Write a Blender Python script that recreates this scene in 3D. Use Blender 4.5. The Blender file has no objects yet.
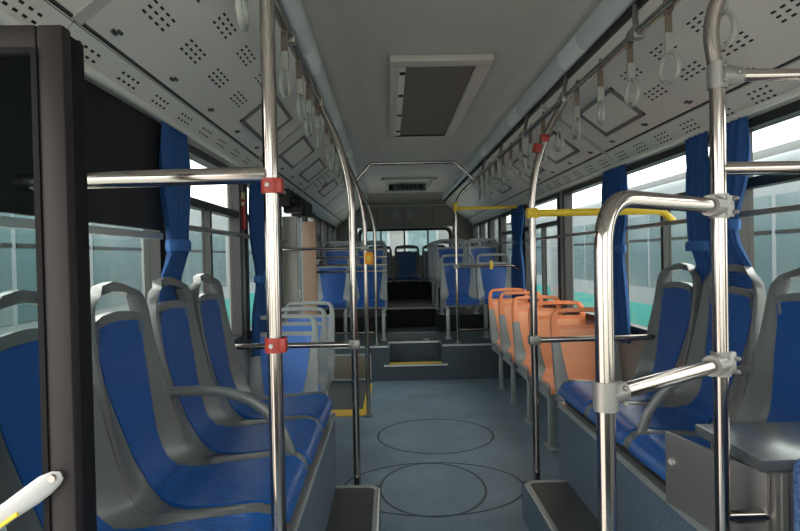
import bpy, bmesh, math, random
from mathutils import Vector, Matrix
random.seed(7)
S = bpy.context.scene
COL = S.collection
PI = math.pi

# ------------------------------------------------------------------ camera
H = 1.28                      # eye height above the bus floor
F_PX = 612.0
cam_d = bpy.data.cameras.new('camera'); cam = bpy.data.objects.new('camera', cam_d); COL.objects.link(cam)
cam_d.sensor_fit = 'HORIZONTAL'; cam_d.sensor_width = 36.0; cam_d.lens = F_PX / 800 * 36
cam_d.clip_start = 0.02; cam_d.clip_end = 200
d = Vector(((389 - 400) / F_PX, -(257 - 265.5) / F_PX, -1)).normalized()
u = Vector((-0.021, 1, 0)); u = (u - u.dot(d) * d).normalized()
xr = d.cross(u)
R = Matrix((xr, d, u))        # rows: world axes in camera coordinates
cam.matrix_world = Matrix.Translation((0, 0, H)) @ R.to_4x4()
S.camera = cam

# ------------------------------------------------------------------ world, light, exposure
W = bpy.data.worlds.new('World'); S.world = W; W.use_nodes = True
bg = W.node_tree.nodes['Background']
bg.inputs[0].default_value = (1.0, .955, .885, 1); bg.inputs[1].default_value = 5.2
S.view_settings.view_transform = 'Standard'; S.view_settings.look = 'None'
S.view_settings.gamma = 1; S.view_settings.use_curve_mapping = False
S.view_settings.exposure = 0.0
S.cycles.transparent_max_bounces = 24
S.cycles.max_bounces = 10
S.cycles.diffuse_bounces = 6

# ------------------------------------------------------------------ materials
M = {}
def mat(name, col, rough=0.5, metal=0.0, noise=None, bump=None, spec=0.5, wave=None, emit=None, patch=None):
    m = bpy.data.materials.new(name); m.use_nodes = True
    nt = m.node_tree; N = nt.nodes; L = nt.links
    b = N['Principled BSDF']
    b.inputs['Base Color'].default_value = (*col, 1)
    b.inputs['Roughness'].default_value = rough
    b.inputs['Metallic'].default_value = metal
    b.inputs['Specular IOR Level'].default_value = spec
    tc = N.new('ShaderNodeTexCoord')
    if noise:                                   # (scale, amount, second colour, detail)
        sc, lo, hi, col2 = noise
        n = N.new('ShaderNodeTexNoise'); n.inputs['Scale'].default_value = sc; n.inputs['Detail'].default_value = 4
        r = N.new('ShaderNodeValToRGB'); r.color_ramp.elements[0].position = lo; r.color_ramp.elements[1].position = hi
        r.color_ramp.elements[0].color = (*col, 1); r.color_ramp.elements[1].color = (*col2, 1)
        L.new(tc.outputs['Object'], n.inputs['Vector']); L.new(n.outputs['Fac'], r.inputs['Fac'])
        L.new(r.outputs['Color'], b.inputs['Base Color'])
        if patch:                               # broad worn areas: (scale, darkest factor, lightest factor)
            n3 = N.new('ShaderNodeTexNoise'); n3.inputs['Scale'].default_value = patch[0]; n3.inputs['Detail'].default_value = 5; n3.inputs['Roughness'].default_value = .65
            mr = N.new('ShaderNodeMapRange'); mr.inputs['From Min'].default_value = .35; mr.inputs['From Max'].default_value = .65
            mr.inputs['To Min'].default_value = patch[1]; mr.inputs['To Max'].default_value = patch[2]
            vm = N.new('ShaderNodeVectorMath'); vm.operation = 'SCALE'
            L.new(tc.outputs['Object'], n3.inputs['Vector']); L.new(n3.outputs['Fac'], mr.inputs['Value'])
            L.new(r.outputs['Color'], vm.inputs[0]); L.new(mr.outputs[0], vm.inputs['Scale']); L.new(vm.outputs[0], b.inputs['Base Color'])
    if bump:                                    # (scale, strength)
        n2 = N.new('ShaderNodeTexNoise'); n2.inputs['Scale'].default_value = bump[0]
        bp = N.new('ShaderNodeBump'); bp.inputs['Strength'].default_value = bump[1]; bp.inputs['Distance'].default_value = 0.003
        L.new(tc.outputs['Object'], n2.inputs['Vector']); L.new(n2.outputs['Fac'], bp.inputs['Height'])
        L.new(bp.outputs['Normal'], b.inputs['Normal'])
    if wave:                                    # fine moulded ribs across local x
        w = N.new('ShaderNodeTexWave'); w.bands_direction = 'X'; w.inputs['Scale'].default_value = wave[0]
        bp = N.new('ShaderNodeBump'); bp.inputs['Strength'].default_value = wave[1]; bp.inputs['Distance'].default_value = 0.004
        L.new(tc.outputs['Object'], w.inputs['Vector']); L.new(w.outputs['Fac'], bp.inputs['Height'])
        L.new(bp.outputs['Normal'], b.inputs['Normal'])
    if emit:
        b.inputs['Emission Color'].default_value = (*emit[0], 1); b.inputs['Emission Strength'].default_value = emit[1]
    M[name] = m
    return m
def glass(name, tint, base=.012):
    m = bpy.data.materials.new(name); m.use_nodes = True
    nt = m.node_tree; N = nt.nodes; L = nt.links
    N.remove(N['Principled BSDF'])
    t = N.new('ShaderNodeBsdfTransparent'); t.inputs[0].default_value = (*tint, 1)
    g = N.new('ShaderNodeBsdfGlossy'); g.inputs['Roughness'].default_value = 0.03; g.inputs[0].default_value = (.9, .95, 1, 1)
    lw = N.new('ShaderNodeLayerWeight'); lw.inputs['Blend'].default_value = .5
    pw = N.new('ShaderNodeMath'); pw.operation = 'POWER'; pw.inputs[1].default_value = 5
    fr = N.new('ShaderNodeMath'); fr.operation = 'MULTIPLY_ADD'; fr.inputs[1].default_value = .45; fr.inputs[2].default_value = base
    L.new(lw.outputs['Facing'], pw.inputs[0]); L.new(pw.outputs[0], fr.inputs[0])
    mx = N.new('ShaderNodeMixShader')
    L.new(fr.outputs[0], mx.inputs[0]); L.new(t.outputs[0], mx.inputs[1]); L.new(g.outputs[0], mx.inputs[2])
    L.new(mx.outputs[0], N['Material Output'].inputs[0])
    M[name] = m
    return m

mat('steel', (.42, .375, .352), .14, 1.0)
mat('steel_brushed', (.30, .29, .285), .42, .75, bump=(30, .05))
mat('steel_lid', (.30, .32, .33), .25, .8)
mat('clamp', (.27, .262, .25), .42, .6)
mat('alu', (.60, .61, .61), .38, .8)
mat('ceiling_white', (.47, .45, .415), .42)
mat('panel_grey', (.70, .67, .62), .38)
mat('panel_lower', (.66, .66, .62), .38)
mat('slot', (.008, .008, .008), .8)
mat('seam', (.03, .03, .03), .7)
mat('diffuser', (.62, .66, .67), .25)
mat('diffuser_bright', (.80, .84, .85), .2)
mat('filter', (.17, .145, .125), .7, noise=(220, .4, .6, (.10, .085, .07)))
mat('filter_frame', (.50, .46, .42), .4)
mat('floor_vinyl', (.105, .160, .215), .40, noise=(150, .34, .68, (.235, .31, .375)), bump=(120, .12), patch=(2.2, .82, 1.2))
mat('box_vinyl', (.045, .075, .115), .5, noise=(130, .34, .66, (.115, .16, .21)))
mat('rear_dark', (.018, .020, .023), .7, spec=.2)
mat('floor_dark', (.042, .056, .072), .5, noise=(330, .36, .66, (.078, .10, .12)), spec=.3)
mat('dark_rubber', (.045, .047, .05), .5, noise=(160, .4, .7, (.075, .077, .08)))
mat('groove', (.06, .062, .06), .7)
mat('seat_frame', (.112, .120, .124), .25)
mat('seat_frame_light', (.25, .275, .285), .38)
mat('seat_blue', (.010, .085, .33), .20, spec=.5, wave=(26, .5))
mat('seat_blue_back', (.007, .066, .26), .42, spec=.2)
mat('seat_blue_light', (.05, .17, .56), .4)
mat('seat_blue_mid', (.012, .070, .27), .35)
mat('seat_navy', (.008, .035, .12), .35)
mat('frame_dark', (.05, .055, .06), .4)
mat('hatch_rim', (.16, .16, .15), .4)
mat('seat_orange', (.92, .37, .19), .42)
mat('seat_orange_rim', (.82, .24, .09), .36)
mat('leg_grey', (.33, .35, .36), .42, .3)
mat('black_plastic', (.010, .010, .012), .5, spec=.25)
mat('window_black', (.010, .011, .012), .45)
mat('wall_grey', (.26, .26, .25), .5)
mat('wall_dark', (.10, .11, .12), .55)
mat('rear_grey', (.20, .19, .175), .5)
mat('curtain', (.016, .075, .23), .85, bump=(180, .2))
_nt = M['curtain'].node_tree; _tr = _nt.nodes.new('ShaderNodeBsdfTranslucent'); _tr.inputs[0].default_value = (.05, .20, .48, 1)
_mx = _nt.nodes.new('ShaderNodeMixShader'); _mx.inputs[0].default_value = .25
_nt.links.new(_nt.nodes['Principled BSDF'].outputs[0], _mx.inputs[1]); _nt.links.new(_tr.outputs[0], _mx.inputs[2]); _nt.links.new(_mx.outputs[0], _nt.nodes['Material Output'].inputs[0])
mat('curtain_tie', (.02, .10, .30), .7)
mat('red', (.30, .022, .014), .45)
mat('yellow', (.72, .50, .03), .4)
mat('yellow_floor', (.62, .36, .03), .6)
mat('orange_button', (.85, .33, .02), .4)
mat('door_frame', (.018, .014, .016), .5, spec=.25)
mat('door_side', (.008, .008, .009), .6, spec=.1)
mat('white_plastic', (.40, .40, .40), .35)
mat('ring_plastic', (.30, .31, .285), .25)
mat('webbing', (.14, .11, .09), .8)
mat('beige_leaf', (.36, .345, .32), .5)
mat('brown_leaf', (.33, .19, .125), .5)
mat('brown_panel', (.14, .115, .085), .5)
mat('driver_fabric', (.02, .06, .17), .9, noise=(140, .4, .6, (.08, .16, .34)))
mat('teal', (.05, .28, .26), .6, spec=.2)
mat('bus_white', (.25, .285, .31), .6, spec=.2)
mat('bus_grey', (.16, .17, .175), .7)
mat('bus_window', (.105, .165, .185), .3, spec=.3)
mat('asphalt', (.50, .49, .46), .9, noise=(3, .3, .7, (.57, .56, .53)))
mat('tyre', (.02, .02, .02), .8)
mat('outdoor_red', (.45, .05, .05), .5)
mat('cream', (.62, .55, .30), .5)
glass('glass', (.83, .865, .86))
glass('glass_clear', (.88, .93, .92))
glass('glass_door', (.84, .90, .90), 0.0)
glass('glass_dark', (.60, .66, .68))

# ------------------------------------------------------------------ mesh helpers
class MB:
    def __init__(s): s.bm = bmesh.new(); s.mi = 0
    def box(s, x0, x1, y0, y1, z0, z1, bev=0.0, seg=2):
        v = [s.bm.verts.new(p) for p in ((x0,y0,z0),(x1,y0,z0),(x1,y1,z0),(x0,y1,z0),(x0,y0,z1),(x1,y0,z1),(x1,y1,z1),(x0,y1,z1))]
        fs = [s.bm.faces.new([v[i] for i in q]) for q in ((0,3,2,1),(4,5,6,7),(0,1,5,4),(1,2,6,5),(2,3,7,6),(3,0,4,7))]
        for f in fs: f.material_index = s.mi
        if bev:
            es = list({e for f in fs for e in f.edges})
            bmesh.ops.bevel(s.bm, geom=es, offset=bev, segments=seg, affect='EDGES', profile=.5)
        return s
    def obox(s, c, ax, ay, az, hx, hy, hz, bev=0.0):
        """oriented box: centre, three unit axes, half sizes"""
        c, ax, ay, az = map(Vector, (c, ax, ay, az))
        v = []
        for k in (-1, 1):
            for i, j in ((-1,-1),(1,-1),(1,1),(-1,1)):
                v.append(s.bm.verts.new(c + ax*hx*i + ay*hy*j + az*hz*k))
        fs = [s.bm.faces.new([v[i] for i in q]) for q in ((0,3,2,1),(4,5,6,7),(0,1,5,4),(1,2,6,5),(2,3,7,6),(3,0,4,7))]
        for f in fs: f.material_index = s.mi
        if bev:
            es = list({e for f in fs for e in f.edges})
            bmesh.ops.bevel(s.bm, geom=es, offset=bev, segments=2, affect='EDGES', profile=.5)
        return s
    def prism(s, pts, axis, a, b):
        """extrude a 2-D outline along an axis; pts are the other two coordinates in xyz order"""
        def P(p, t):
            if axis == 'x': return (t, p[0], p[1])
            if axis == 'y': return (p[0], t, p[1])
            return (p[0], p[1], t)
        lo = [s.bm.verts.new(P(p, a)) for p in pts]; hi = [s.bm.verts.new(P(p, b)) for p in pts]
        n = len(pts)
        fs = [s.bm.faces.new(lo[::-1]), s.bm.faces.new(hi)]
        for i in range(n): fs.append(s.bm.faces.new((lo[i], lo[(i+1) % n], hi[(i+1) % n], hi[i])))
        for f in fs: f.material_index = s.mi
        return s
    def tube(s, pts, r, seg=14, closed=False, flat=None):
        pts = [Vector(p) for p in pts]; n = len(pts)
        rr = r if isinstance(r, (list, tuple)) else [r]*n
        T = []
        for i in range(n):
            if closed: t = pts[(i+1) % n] - pts[i-1]
            else: t = pts[min(i+1, n-1)] - pts[max(i-1, 0)]
            T.append(t.normalized())
        ref = Vector((0, 0, 1)) if abs(T[0].z) < .9 else Vector((1, 0, 0))
        a = (ref - ref.dot(T[0]) * T[0]).normalized()
        rings = []
        for i in range(n):
            a = (a - a.dot(T[i]) * T[i]).normalized(); b = T[i].cross(a)
            fa, fb = (1, 1) if flat is None else flat
            rings.append([s.bm.verts.new(pts[i] + (a*math.cos(2*PI*k/seg)*fa + b*math.sin(2*PI*k/seg)*fb)*rr[i]) for k in range(seg)])
        for i in range(n if closed else n-1):
            A, B = rings[i], rings[(i+1) % n]
            for k in range(seg):
                f = s.bm.faces.new((A[k], A[(k+1) % seg], B[(k+1) % seg], B[k])); f.material_index = s.mi
        if not closed:
            s.bm.faces.new(rings[0][::-1]).material_index = s.mi; s.bm.faces.new(rings[-1]).material_index = s.mi
        return s
    def grid(s, fn, nu, nv, skip=None, mi=None):
        V = [[s.bm.verts.new(fn(i, j)) for i in range(nu)] for j in range(nv)]
        for j in range(nv-1):
            for i in range(nu-1):
                if skip and skip(i, j): continue
                f = s.bm.faces.new((V[j][i], V[j][i+1], V[j+1][i+1], V[j+1][i]))
                f.material_index = mi(i, j) if mi else s.mi
        return s
    def sheet(s, front, back, nu, nv, skip=None, mi=None):
        """closed slab between two grids, with walls round every open edge"""
        A = [[s.bm.verts.new(front(i, j)) for i in range(nu)] for j in range(nv)]
        B = [[s.bm.verts.new(back(i, j)) for i in range(nu)] for j in range(nv)]
        live = lambda i, j: 0 <= i < nu-1 and 0 <= j < nv-1 and not (skip and skip(i, j))
        def put(vs, i, j):
            f = s.bm.faces.new(vs); f.material_index = mi(i, j) if mi else s.mi
        for j in range(nv-1):
            for i in range(nu-1):
                if not live(i, j): continue
                put((A[j][i], A[j][i+1], A[j+1][i+1], A[j+1][i]), i, j)
                put((B[j][i], B[j+1][i], B[j+1][i+1], B[j][i+1]), i, j)
                for di, dj, (p, q) in ((-1, 0, ((j, i), (j+1, i))), (1, 0, ((j, i+1), (j+1, i+1))), (0, -1, ((j, i), (j, i+1))), (0, 1, ((j+1, i), (j+1, i+1)))):
                    if not live(i+di, j+dj): put((A[p[0]][p[1]], A[q[0]][q[1]], B[q[0]][q[1]], B[p[0]][p[1]]), i, j)
        return s
    def thicken(s, t):
        bmesh.ops.recalc_face_normals(s.bm, faces=s.bm.faces)
        geo = bmesh.ops.solidify(s.bm, geom=list(s.bm.faces), thickness=t)
        return s
    def mesh(s, name, mats, smooth=True, angle=35):
        bmesh.ops.remove_doubles(s.bm, verts=s.bm.verts, dist=1e-6)
        bmesh.ops.recalc_face_normals(s.bm, faces=s.bm.faces)
        me = bpy.data.meshes.new(name); s.bm.to_mesh(me); s.bm.free()
        for m in (mats if isinstance(mats, (list, tuple)) else [mats]): me.materials.append(M[m])
        if smooth:
            me.shade_smooth(); me.set_sharp_from_angle(angle=math.radians(angle))
        return me
    def build(s, name, mats, parent=None, **k):
        if parent is not None:
            bmesh.ops.translate(s.bm, verts=s.bm.verts, vec=-root_loc(parent))
        return link(name, s.mesh(name, mats, **k), parent)
def root_loc(o):
    v = Vector((0, 0, 0))
    while o is not None: v = v + o.location; o = o.parent
    return v
def link(name, me, parent=None):
    o = bpy.data.objects.new(name, me); COL.objects.link(o)
    if parent is not None: o.parent = parent
    return o
def tag(o, label=None, cat=None, group=None, kind=None):
    if label: o['label'] = label
    if cat: o['category'] = cat
    if group: o['group'] = group
    if kind: o['kind'] = kind
    return o
def thing(name, label, cat, loc=(0, 0, 0), group=None):
    o = bpy.data.objects.new(name, None); COL.objects.link(o); o.location = loc; o.empty_display_size = .1
    return tag(o, label, cat, group)
def copy_tree(o, parent=None):
    c = o.copy(); COL.objects.link(c); c.parent = parent
    for ch in list(o.children): copy_tree(ch, c)
    return c
def fillet(pts, r, n=6):
    pts = [Vector(p) for p in pts]; out = [pts[0]]
    for i in range(1, len(pts)-1):
        a, b, c = pts[i-1], pts[i], pts[i+1]
        da, dc = (a-b), (c-b); la, lc = da.length, dc.length
        q = min(r, la*.49, lc*.49); p0 = b + da/la*q; p1 = b + dc/lc*q
        for k in range(n+1):
            t = k/n; out.append(p0*(1-t)**2 + b*2*t*(1-t) + p1*t*t)
    out.append(pts[-1]); return out
def ordinal(n): return ['first','second','third','fourth','fifth','sixth','seventh','eighth','ninth','tenth','eleventh','twelfth','thirteenth','fourteenth','fifteenth','sixteenth','seventeenth','eighteenth'][n]

CX = .28                                   # centre line of the bus
XL, XR = CX - 1.15, CX + 1.15              # inner faces of the side walls
Y0, Y1 = -1.3, 10.5                        # windscreen and rear wall
def mx(x): return 2*CX - x                 # mirror across the centre line

# ------------------------------------------------------------------ floor and raised rear floor
fl = MB().box(XL-.05, XR+.05, Y0, Y1+.05, -.08, 0).build('floor', 'floor_vinyl', smooth=False)
tag(fl, 'blue grey speckled vinyl floor of the bus', None, kind='structure')
def ring(cx, cy, rx, ry, name='hatch_ring'):
    m = MB(); pts = [(cx+rx*math.cos(2*PI*k/56), cy+ry*math.sin(2*PI*k/56), .0005) for k in range(56)]
    m.tube(pts, .0065, 8, closed=True, flat=(.3, 1)); m.build(name, 'groove', fl)
ring(.305, 4.36, .41, .42); ring(.215, 3.37, .29, .39); ring(.22, 3.38, .50, .39)
# rear platform with the step notch
PZ = .36; PY = 6.3
pf = MB()
nx0, nx1 = -.015, .525
pf.box(XL, nx0, PY, 7.95, 0, PZ); pf.box(nx1, XR, PY, 7.95, 0, PZ); pf.box(nx0, nx1, PY+.30, 7.95, 0, PZ)
pf.box(nx0, nx1, PY, PY+.30, 0, .175)
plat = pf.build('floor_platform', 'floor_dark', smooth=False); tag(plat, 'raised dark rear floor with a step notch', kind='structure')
MB().box(nx0, nx1, PY-.003, PY+.04, .172, .184).build('step_nosing', 'yellow', plat, smooth=False)
MB().box(nx0-.06, nx1+.06, PY-.012, PY+.0, .150, .168).build('step_trim', 'alu', plat, smooth=False)
e = MB(); e.box(XL, nx0, PY-.008, PY+.02, PZ-.012, PZ+.004); e.box(nx1, XR, PY-.008, PY+.02, PZ-.012, PZ+.004)
e.box(nx0-.012, nx0, PY-.008, PY+.30, PZ-.012, PZ+.004); e.box(nx1, nx1+.012, PY-.008, PY+.30, PZ-.012, PZ+.004)
e.box(nx0-.012, nx1+.012, PY+.285, PY+.305, PZ-.012, PZ+.006); e.build('edge_trim', 'alu', plat, smooth=False)
MB().box(.36, .42, 6.72, 6.76, PZ, PZ+.012, .003).build('floor_clip', 'white_plastic', plat)
MB().box(.03, .53, 7.38, 7.40, PZ, PZ+.004).build('hatch_trim', 'leg_grey', plat, smooth=False)
bp = MB().box(-.60, -.205, PY-.014, PY, .02, .29, .004).build('access_panel', 'brown_panel', plat)
f = MB()
for a in ((-.60,-.205,.02,.035),(-.60,-.205,.275,.29),(-.60,-.588,.02,.29),(-.217,-.205,.02,.29)): f.box(a[0], a[1], PY-.018, PY-.013, a[2], a[3])
f.build('panel_border', 'leg_grey', bp, smooth=False)
# higher rows and rear bench floor
p2 = MB(); p2.box(XL, -.04, 7.42, Y1, PZ, .56); p2.box(.60, XR, 7.42, Y1, PZ, .56); p2.box(-.04, .60, 8.1, Y1, 0, .60)
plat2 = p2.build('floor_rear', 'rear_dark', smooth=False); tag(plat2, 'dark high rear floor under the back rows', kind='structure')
e = MB(); e.box(-.04, .60, 8.085, 8.115, .585, .606); e.build('edge_trim', 'leg_grey', plat2, smooth=False)
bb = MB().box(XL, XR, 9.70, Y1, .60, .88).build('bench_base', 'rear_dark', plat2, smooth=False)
# door well markings
mk = MB(); mk.box(XL, -.20, 4.93, 5.14, 0, .004); mk.build('door_marking', 'yellow_floor', fl, smooth=False)
mk = MB(); mk.box(-.245, -.195, 5.14, 6.18, 0, .006); mk.build('door_marking', 'yellow', fl, smooth=False)
mk = MB(); mk.box(XL, -.245, 5.14, 6.28, 0, .003); mk.build('door_mat', 'dark_rubber', fl, smooth=False)

# ------------------------------------------------------------------ side walls with their windows
SILL, HEAD, BAR = .80, 1.79, 1.545
WR = [(-.75, .95, 1), (1.2, 2.5, 2), (2.62, 3.8, 2), (3.92, 4.95, 1), (5.08, 6.38, 2), (6.5, 7.72, 2), (7.84, 8.56, 1), (8.68, 9.4, 1), (9.5, 10.15, 1)]
WL = [(1.3, 2.36, 1), (2.5, 3.6, 2), (3.72, 4.9, 2), (6.5, 7.72, 2), (7.84, 8.56, 1), (8.68, 9.4, 1), (9.5, 10.15, 1)]
DOORS_L = [(-.6, 1.22), (5.04, 6.22)]
def wall(name, side, wins, doors, label):
    xi = XL if side < 0 else XR; xo = xi + side*.07; a, b = min(xi, xo), max(xi, xo)
    m = MB()
    ops = sorted([(w[0], w[1], SILL) for w in wins] + [(q[0], q[1], -.35) for q in doors])
    y = Y0
    for (p, q, zb) in ops:
        m.box(a, b, y, p, -.4, 2.0)
        if zb > 0: m.box(a, b, p, q, -.4, zb)
        m.box(a, b, p, q, HEAD if zb > 0 else 1.80, 2.0)
        y = q
    m.box(a, b, y, Y1+.07, -.4, 2.0)
    o = m.build(name, 'wall_grey', smooth=False)
    return tag(o, label, kind='structure')
wl = wall('wall_left', -1, WL, DOORS_L, 'grey bus side wall with door openings')
wr = wall('wall_right', 1, WR, [], 'grey bus side wall along the window seats')
wn = 0
def window(side, y0, y1, kind, dark=False):
    global wn
    wn += 1
    xi = XL if side < 0 else XR
    def bx(m, d0, d1, *a): # depth measured outwards from the inner face
        x0, x1 = xi + side*d0, xi + side*d1
        m.box(min(x0, x1), max(x0, x1), *a)
    t = bpy.data.objects.new('window_%d' % wn, None); COL.objects.link(t); t.location = (xi, (y0+y1)/2, SILL)
    tag(t, 'bus side window with black frame', kind='structure')
    m = MB(); w = .045
    bx(m, -.012, .05, y0, y0+w, SILL, HEAD); bx(m, -.012, .05, y1-w, y1, SILL, HEAD)
    bx(m, -.012, .05, y0+w, y1-w, SILL, SILL+w); bx(m, -.012, .05, y0+w, y1-w, HEAD-w*.8, HEAD)
    m.build('frame', 'window_black', t, smooth=False)
    def pane(ya, yb, za, zb):
        q = MB(); bx(q, .026, .031, ya, yb, za, zb); q.build('pane', 'glass_dark' if dark else 'glass', t, smooth=False)
    if kind == 1:
        pane(y0+w, y1-w, SILL+w, HEAD-w*.8)
    else:
        m = MB(); bx(m, -.004, .045, y0+w, y1-w, BAR-.022, BAR+.018); m.build('transom', 'window_black', t, smooth=False)
        ym = y0 + (y1-y0)*.47
        m = MB(); bx(m, -.002, .04, ym-.016, ym+.016, SILL+w, BAR-.022); m.build('mullion', 'window_black', t, smooth=False)
        pane(y0+w, y1-w, BAR+.018, HEAD-w*.8); pane(y0+w, ym-.016, SILL+w, BAR-.022); pane(ym+.016, y1-w, SILL+w, BAR-.022)
    return t
for a in WR: window(1, *a)
for a in WL: window(-1, *a)

# front end of the bus, behind the viewer: panel below and above the windscreen
m = MB(); m.box(XL-.07, XR+.07, Y0-.06, Y0, -.4, .60); m.box(XL-.07, XR+.07, Y0-.06, Y0, 2.12, 2.4)
m.box(XL-.07, XL+.06, Y0-.06, Y0, .60, 2.12); m.box(XR-.06, XR+.07, Y0-.06, Y0, .60, 2.12)
wf = m.build('wall_front', 'wall_dark', smooth=False); tag(wf, 'dark front end of the bus below the windscreen', kind='structure')
MB().box(XL+.06, XR-.06, Y0-.035, Y0-.03, .60, 2.12).build('windscreen_pane', 'glass_clear', wf, smooth=False)

# rear wall with window
rwx0, rwx1, rwz0, rwz1 = -.53, 1.10, 1.30, 1.785
m = MB(); m.box(XL-.07, rwx0, Y1, Y1+.07, -.4, 2.35); m.box(rwx1, XR+.07, Y1, Y1+.07, -.4, 2.35)
m.box(rwx0, rwx1, Y1, Y1+.07, -.4, rwz0); m.box(rwx0, rwx1, Y1, Y1+.07, rwz1, 2.35)
m.prism([(9.75, 2.30), (Y1, 2.16), (Y1, 2.30)], 'x', XL+.35, XR-.35)
wre = m.build('wall_rear', 'rear_grey', smooth=False); tag(wre, 'dark grey rear bulkhead above the back window', kind='structure')
m = MB()
for x in (.09, .33): m.box(x, x+.105, Y1-.008, Y1, 1.93, 2.07)
m2 = MB().box(.085, .19, Y1-.01, Y1, 1.93, 2.07).build('vent_cover', 'wall_grey', wre, smooth=False)
m2 = MB().box(.325, .43, Y1-.01, Y1, 1.93, 2.07).build('vent_cover', 'wall_grey', wre, smooth=False)
m.bm.free()
for x in (-.20, .26, .76): MB().box(x, x+.006, Y1-.004, Y1, 1.80, 2.16).build('panel_joint', 'seam', wre, smooth=False)
MB().box(XL+.35, XR-.35, Y1-.02, Y1, 2.15, 2.165).build('cornice_trim', 'ceiling_white', wre, smooth=False)
wn += 1
t = bpy.data.objects.new('window_%d' % wn, None); COL.objects.link(t); t.location = (CX, Y1, rwz0); tag(t, 'rear window of the bus', kind='structure')
MB().box(rwx0, rwx1, Y1+.03, Y1+.036, rwz0, rwz1).build('pane', 'glass', t, smooth=False)
m = MB()
fr = fillet([(rwx0+.02, Y1+.01, rwz0), (rwx0+.02, Y1+.01, rwz1-.02), (rwx1-.02, Y1+.01, rwz1-.02), (rwx1-.02, Y1+.01, rwz0)], .12)
m.tube(fr, .02, 8); m.build('frame', 'wall_grey', t)
g = thing('window_guard', 'black bar guard in front of the rear window', 'guard rail', (CX, Y1-.09, .88))
gy = Y1-.09
m = MB(); m.tube(fillet([(rwx0+.05, gy, .88), (rwx0+.05, gy, 1.735), (rwx1-.06, gy, 1.735), (rwx1-.06, gy, .88)], .10), .017, 8); m.build('hoop', 'black_plastic', g)
for x in (-.13, .27, .67): MB().tube([(x, gy, .88), (x, gy, 1.73)], .014, 8).build('bar', 'black_plastic', g)

# ------------------------------------------------------------------ ceiling
CZ = 2.30
m = MB(); m.box(-.335, mx(-.335), Y0, Y1, CZ, CZ+.03); m.box(XL-.09, XR+.09, Y0-.06, Y1+.07, 2.36, 2.42)
ceil = m.build('ceiling', 'ceiling_white', smooth=False); tag(ceil, 'pale flat bus ceiling between two light strips', kind='structure')
P0, P1_, P2_ = Vector((-.395, 2.195)), Vector((-.785, 1.89)), Vector((-.872, 1.79))
def side_x(p, s): return p[0] if s < 0 else mx(p[0])
def panel_pt(a, b, t, s, off=0.0):
    q = a.lerp(b, t); dd = (b-a).normalized(); n = Vector((-dd.y, dd.x))          # in-plane normal
    if n.y > 0: n = -n                                                             # points down/inwards
    q = q + n*off
    return (q.x if s < 0 else mx(q.x)), q.y
def on_panel(m, a, b, s, t0, t1, y0, y1, th=.002, lift=0.0):
    """a thin slab lying on a sloped panel"""
    pts = [panel_pt(a, b, t0, s, lift), panel_pt(a, b, t1, s, lift), panel_pt(a, b, t1, s, lift+th), panel_pt(a, b, t0, s, lift+th)]
    m.prism(pts, 'y', y0, y1)
SECT = [Y0, .2, 1.57, 3.75, 5.6, 7.4, 9.0, Y1]
vent_y = [.05, .38, .71, 1.04, 1.48, 1.80, 2.11, 2.42, 2.74]
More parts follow.
